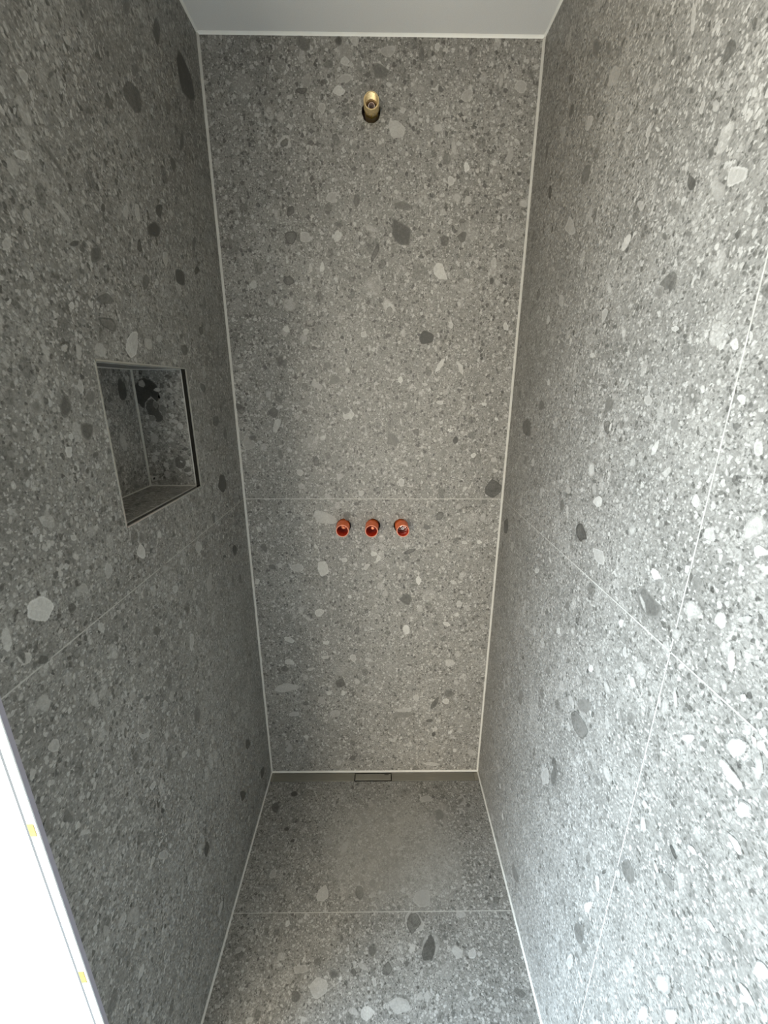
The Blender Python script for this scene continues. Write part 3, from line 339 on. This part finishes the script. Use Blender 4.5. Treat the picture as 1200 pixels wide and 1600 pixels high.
bead('trim_6', (0, 0, H), (W, 0, H), .0050, M['sealant'], (0, -1, 0), (0, 0, -1))
bead('trim_7', (0, YF, H), (0, 0, H), .0045, M['sealant'], (1, 0, 0), (0, 0, -1))
bead('trim_8', (W, YB, H), (W, 0, H), .0045, M['sealant'], (-1, 0, 0), (0, 0, -1))
# front edge profile of the left wall
bm = bmesh.new()
box(bm, (-.0108, YF-.0015, 0), (.0010, YF+.0005, H), 0, .0004)        # bright face
box(bm, (-.0005, YF+.0005, 0), (.0012, YF+.0066, H), 1)               # grey leg on the tiles
box(bm, (-.0156, YF-.0003, 0), (-.0108, YF+.004, H), 2)               # dark grey joint against the plaster
tr = finish('trim_9', bm, [M['trim_white'], M['trim_grey'], M['joint']], kind='structure')
for z0, z1, x0 in ((.984, 1.006, -.0105), (.665, .693, -.0102)):
    bm = bmesh.new(); box(bm, (x0, YF-.0022, z0), (-.0020, YF-.0014, z1), 0, .0003); finish('tape_scrap', bm, M['yellow'], parent=tr, label='yellow tape scrap')
# ------------------------------------------------------------------ niche in the left wall
def niche_panel(P, nrm, key_uv, seed, n):
    """tiled face of the niche with inlaid stones; P: four corners"""
    bm = bmesh.new(); tone = bm.verts.layers.float.new('tone'); inl = bm.verts.layers.float.new('inlay'); rim = bm.verts.layers.float.new('rim')
    P = [Vector(q) for q in P]; quad(bm, P)
    o, eu, ev = P[0], P[1]-P[0], P[3]-P[0]; lu, lv = eu.length, ev.length; eu.normalize(); ev.normalize(); nrm = Vector(nrm)
    rnd = random.Random(seed); st = list(key_uv)
    for _ in range(n):
        a = rnd.uniform(.003, .010); st.append((rnd.uniform(.012, lu-.012), rnd.uniform(.012, lv-.012), a, a*rnd.uniform(.5, .9), rnd.uniform(0, PI), rnd.choice((1, -1))*rnd.uniform(.2, .6)))
    for i, (u, v, a, b, th, tn) in enumerate(st):
        K = 12; ct, sn = math.cos(th), math.sin(th); O = []; I = []
        for k in range(K):
            t = 2*PI*k/K; r = rnd.uniform(.85, 1.1)
            for s, L, e in ((1.15, O, 0), (.75, I, 1)):
                x, y = a*s*r*math.cos(t), b*s*r*math.sin(t)
                w = bm.verts.new(o+eu*(u+x*ct-y*sn)+ev*(v+x*sn+y*ct)+nrm*(.0001+.00001*(i % 9))); w[tone] = tn; w[inl] = e; L.append(w)
        for k in range(K): bm.faces.new((O[k], O[(k+1) % K], I[(k+1) % K], I[k]))
        bm.faces.new(I)
    return finish('niche_panel', bm, M['niche'], parent=wall_left)
D, r_ = ND, .0105      # reveal depth of the metal frame
y0, y1, z0, z1 = NY0+.002, NY1-.002, NZ0+.002, NZ1-.002
niche_panel([(-D, y0, z0), (-D, y1, z0), (-D, y1, z1), (-D, y0, z1)], (1, 0, 0),
    [(.27, .235, .016, .024, 0, -.85), (.19, .20, .012, .012, 0, -.7), (.10, .10, .010, .02, 0, .4), (.24, .12, .012, .022, 0, .4), (.05, .19, .012, .02, 0, .3)], 11, 40)
niche_panel([(-D, y1, z0), (-r_, y1, z0), (-r_, y1, z1), (-D, y1, z1)], (0, -1, 0),
    [(.028, .225, .030, .038, 0, -1.1), (.040, .185, .018, .03, .4, -.8), (.085, .06, .014, .016, 0, -.6), (.03, .12, .010, .012, 0, .3)], 12, 45)
niche_panel([(-D, y0, z0), (-r_, y0, z0), (-r_, y0, z1), (-D, y0, z1)], (0, 1, 0), [], 13, 20)
niche_panel([(-D, y0, z0), (-r_, y0, z0), (-r_, y1, z0), (-D, y1, z0)], (0, 0, 1), [], 14, 25)
niche_panel([(-D, y0, z1), (-r_, y0, z1), (-r_, y1, z1), (-D, y1, z1)], (0, 0, -1), [], 15, 20)
bm = bmesh.new(); g_ = .0022                              # light joints in the niche corners
for (ya, yb) in ((y1-g_*1.6, y1), (y0, y0+g_*1.6)):
    box(bm, (-D, ya, z0), (-D+g_*1.6, yb, z1))
for za, zb in ((z0, z0+g_), (z1-g_, z1)):
    box(bm, (-D, y0, za), (-D+g_, y1, zb)); box(bm, (-D, y1-g_, za), (-r_, y1, zb)); box(bm, (-D, y0, za), (-r_, y0+g_, zb))
for a, b, c, d in ((y1-.0012, y1, z0, z1), (y0, y0+.0012, z0, z1), (y0, y1, z0, z0+.0012), (y0, y1, z1-.0012, z1)):
    box(bm, (-r_-.002, a, c), (-r_, b, d))
finish('niche_grout', bm, M['silicone'], parent=wall_left)
bm = bmesh.new(); e_ = .0022                              # metal frame: bright rim, reveal with its dark reflection put into the colour
for a, b, c, d in ((NY0-.001, NY0+e_, NZ0-.001, NZ1+.001), (NY1-e_, NY1+.001, NZ0-.001, NZ1+.001), (NY0, NY1, NZ0-.001, NZ0+e_), (NY0, NY1, NZ1-e_, NZ1+.001)):
    box(bm, (-.0012, a, c), (.0010, b, d), 0)
for a, b, c, d in ((NY0, NY0+.0015, NZ0, NZ1), (NY1-.0015, NY1, NZ0, NZ1), (NY0, NY1, NZ0, NZ0+.0015), (NY0, NY1, NZ1-.0015, NZ1)):
    box(bm, (-r_, a, c), (-.0012, b, d), 1)
finish('niche_trim', bm, [M['alu'], M['alu_dark']], parent=wall_left)
# ------------------------------------------------------------------ things
def thing(name, label, cat, loc, group=None):
    o = bpy.data.objects.new(name, None); S.collection.objects.link(o); o.location = loc; o.empty_display_size = .05
    o['label'] = label; o['category'] = cat
    if group: o['group'] = group
    return o
# linear drain along the foot of the back wall
dr = thing('shower_drain', 'narrow brushed steel linear drain in the floor along the foot of the back wall', 'drain', (W/2, -.025, 0))
def dpart(name, bxs, mats, label=None, parent=dr):
    bm = bmesh.new()
    for lo, hi, mi, bv in bxs: box(bm, tuple(lo[i]-dr.location[i] for i in range(3)), tuple(hi[i]-dr.location[i] for i in range(3)), mi, bv)
    return finish(name, bm, mats, parent=parent, label=label)
dpart('channel', [((.003, -.0455, -.034), (W-.003, -.0005, -.012), 0, 0), ((.003, -.0465, -.034), (W-.003, -.0455, -.0002), 0, 0), ((.003, -.0045, -.034), (W-.003, -.0005, .0004), 1, 0)], [M['steel_dark'], M['steel']])
dpart('cover_plate', [((.016, -.0445, -.004), (.3525, -.0085, .0010), 0, .0006)], M['steel'])
dpart('cover_plate', [((.5085, -.0445, -.004), (W-.022, -.0085, .0010), 0, .0006)], M['steel'])
dpart('end_cap', [((.0045, -.0445, -.004), (.0150, -.0085, .0008), 0, .0005)], M['steel'])
dpart('end_cap', [((W-.0210, -.0445, -.004), (W-.0045, -.0085, .0008), 0, .0005)], M['steel'])
st_ = dpart('strainer_cover', [((.3565, -.0408, -.005), (.5045, -.0125, .0012), 0, .0006), ((.478, -.0185, .0011), (.496, -.0150, .0015), 1, 0)], [M['steel'], M['steel_dark']], label='short steel insert with a dark gap round it')
# three orange protective sleeves
def sleeve():
    t = thing('pipe_sleeve', 'x', 'pipe sleeve', (0, 0, 0), 'orange pipe sleeves in a row on the back wall')
    bm = bmesh.new()
    R1 = .0222
    lathe(bm, [(R1-.0028, -.024), (R1+.0004, -.024), (R1+.0004, .0), (R1+.0004, .016), (R1-.0004, .0165), (R1-.0004, .0180), (R1+.0002, .0185), (R1-.0002, .040), (R1-.0008, .0515)], 56)
    lathe(bm, [(R1-.0008, .0515), (R1-.0014, .0530), (R1-.0030, .0530), (R1-.0036, .0520)], 56, 1)
    lathe(bm, [(R1-.0036, .0520), (R1-.0038, .010), (R1-.0034, -.024)], 56, 2)
    bmesh.ops.remove_doubles(bm, verts=bm.verts, dist=1e-6)
    finish('sleeve', bm, [M['orange'], M['orange_rim'], M['orange_inside']], parent=t, smooth=True)
    bm = bmesh.new(); lathe(bm, [(.0208, -.0145), (.0208, -.0120), (.0100, -.0110), (0, -.0110)], 40); finish('base_disc', bm, M['base'], parent=t, smooth=True)
    return t
M['base'] = plain('dark_red_plastic', (.28, .030, .015), .45, nscale=60, namt=.2)
M['orange_light'] = plain('pale_orange_plastic', (.85, .30, .14), .25, namt=.1)
t1 = sleeve(); t1['label'] = 'leftmost of the three orange plastic pipe sleeves sticking out of the back wall'; t1.location = (.3320, 0, 1.1035)
def copy_tree(o):
    c = o.copy(); S.collection.objects.link(c)
    for ch in o.children:
        d = ch.copy(); S.collection.objects.link(d); d.parent = c
    return c
t2 = copy_tree(t1); t2.location = (.4315, 0, 1.1030); t2['label'] = 'middle orange plastic pipe sleeve between the two others on the back wall'
t3 = copy_tree(t1); t3.location = (.5335, 0, 1.1035); t3['label'] = 'rightmost orange pipe sleeve on the back wall, pale metal spindle visible inside'
t1.rotation_euler = (0, 0, .03); t3.rotation_euler = (0, 0, .04); t2.rotation_euler = (.01, 0, -.02)
bm = bmesh.new(); lathe(bm, [(0, .012), (.0030, .012), (.0042, .010), (.0042, -.010)], 24, c=(.002, -.010, .0010)); lathe(bm, [(.0072, -.001), (.0072, .004), (.0042, .004)], 24, c=(.002, -.010, .0010))
finish('screw_tip', bm, M['orange_light'], parent=t1, smooth=True)
bm = bmesh.new(); lathe(bm, [(0, .030), (.0045, .029), (.0055, .026), (.0060, -.010)], 24, c=(.003, 0, .0020))
finish('highlight_stub', bm, M['orange_light'], parent=t2, smooth=True)  # added stub, its pale colour stands in for a glossy highlight
bm = bmesh.new(); lathe(bm, [(0, .016), (.0042, .016), (.0050, .014), (.0050, .004), (.0085, .003), (.0100, .000), (.0100, -.011)], 32, c=(.001, -.010, -.0010)); lathe(bm, [(.0130, -.011), (.0145, -.002), (.0160, -.002), (.0165, -.011)], 40)
finish('spindle', bm, M['metal'], parent=t3, smooth=True, label='pale metal spindle')
bm = bmesh.new(); lathe(bm, [(0, .0165), (.0022, .0165), (.0024, .0158)], 6, c=(.001, -.010, -.0010)); finish('spindle_socket', bm, M['steel_dark'], parent=t3)
# brass connection for the shower head
bf = thing('pipe_fitting', 'round brass pipe fitting sticking out of a dark hole high on the back wall', 'pipe fitting', (.4365, 0, 2.2555))
bm = bmesh.new(); R2 = .0200
prof = [(.0165, -.026), (R2-.0015, -.026), (R2-.0015, .004), (R2-.0035, .006), (R2-.0035, .010), (R2-.0005, .012), (R2, .014), (R2, .0385), (R2-.0008, .0400), (R2-.0024, .0400), (R2-.0032, .0390)]
d_ = .0385
while d_ > .016:                                        # internal thread
    prof += [(R2-.0030, d_), (R2-.0044, d_-.0009)]; d_ -= .0018
prof += [(R2-.0044, .014), (R2-.0060, .012), (R2-.0065, -.010)]
lathe(bm, prof, 56); finish('socket', bm, M['brass'], parent=bf, smooth=True)
bm = bmesh.new(); lathe(bm, [(R2-.0006, .0405-.0190), (R2+.0004, .0210), (R2+.0004, .0045), (R2-.0012, .0035)], 8); finish('hex_nut', bm, M['brass_yellow'], parent=bf, label='yellow brass nut')
bm = bmesh.new(); lathe(bm, [(.0055, -.010), (.0060, .016), (.0068, .0180), (.0088, .0180), (.0094, .016), (.0094, -.010)], 40); finish('inner_pipe', bm, M['metal'], parent=bf, smooth=True, label='pinkish inner pipe end')
bm = bmesh.new(); lathe(bm, [(0, -.009), (R2-.0062, -.009)], 40); finish('plug_disc', bm, M['hole'], parent=bf)
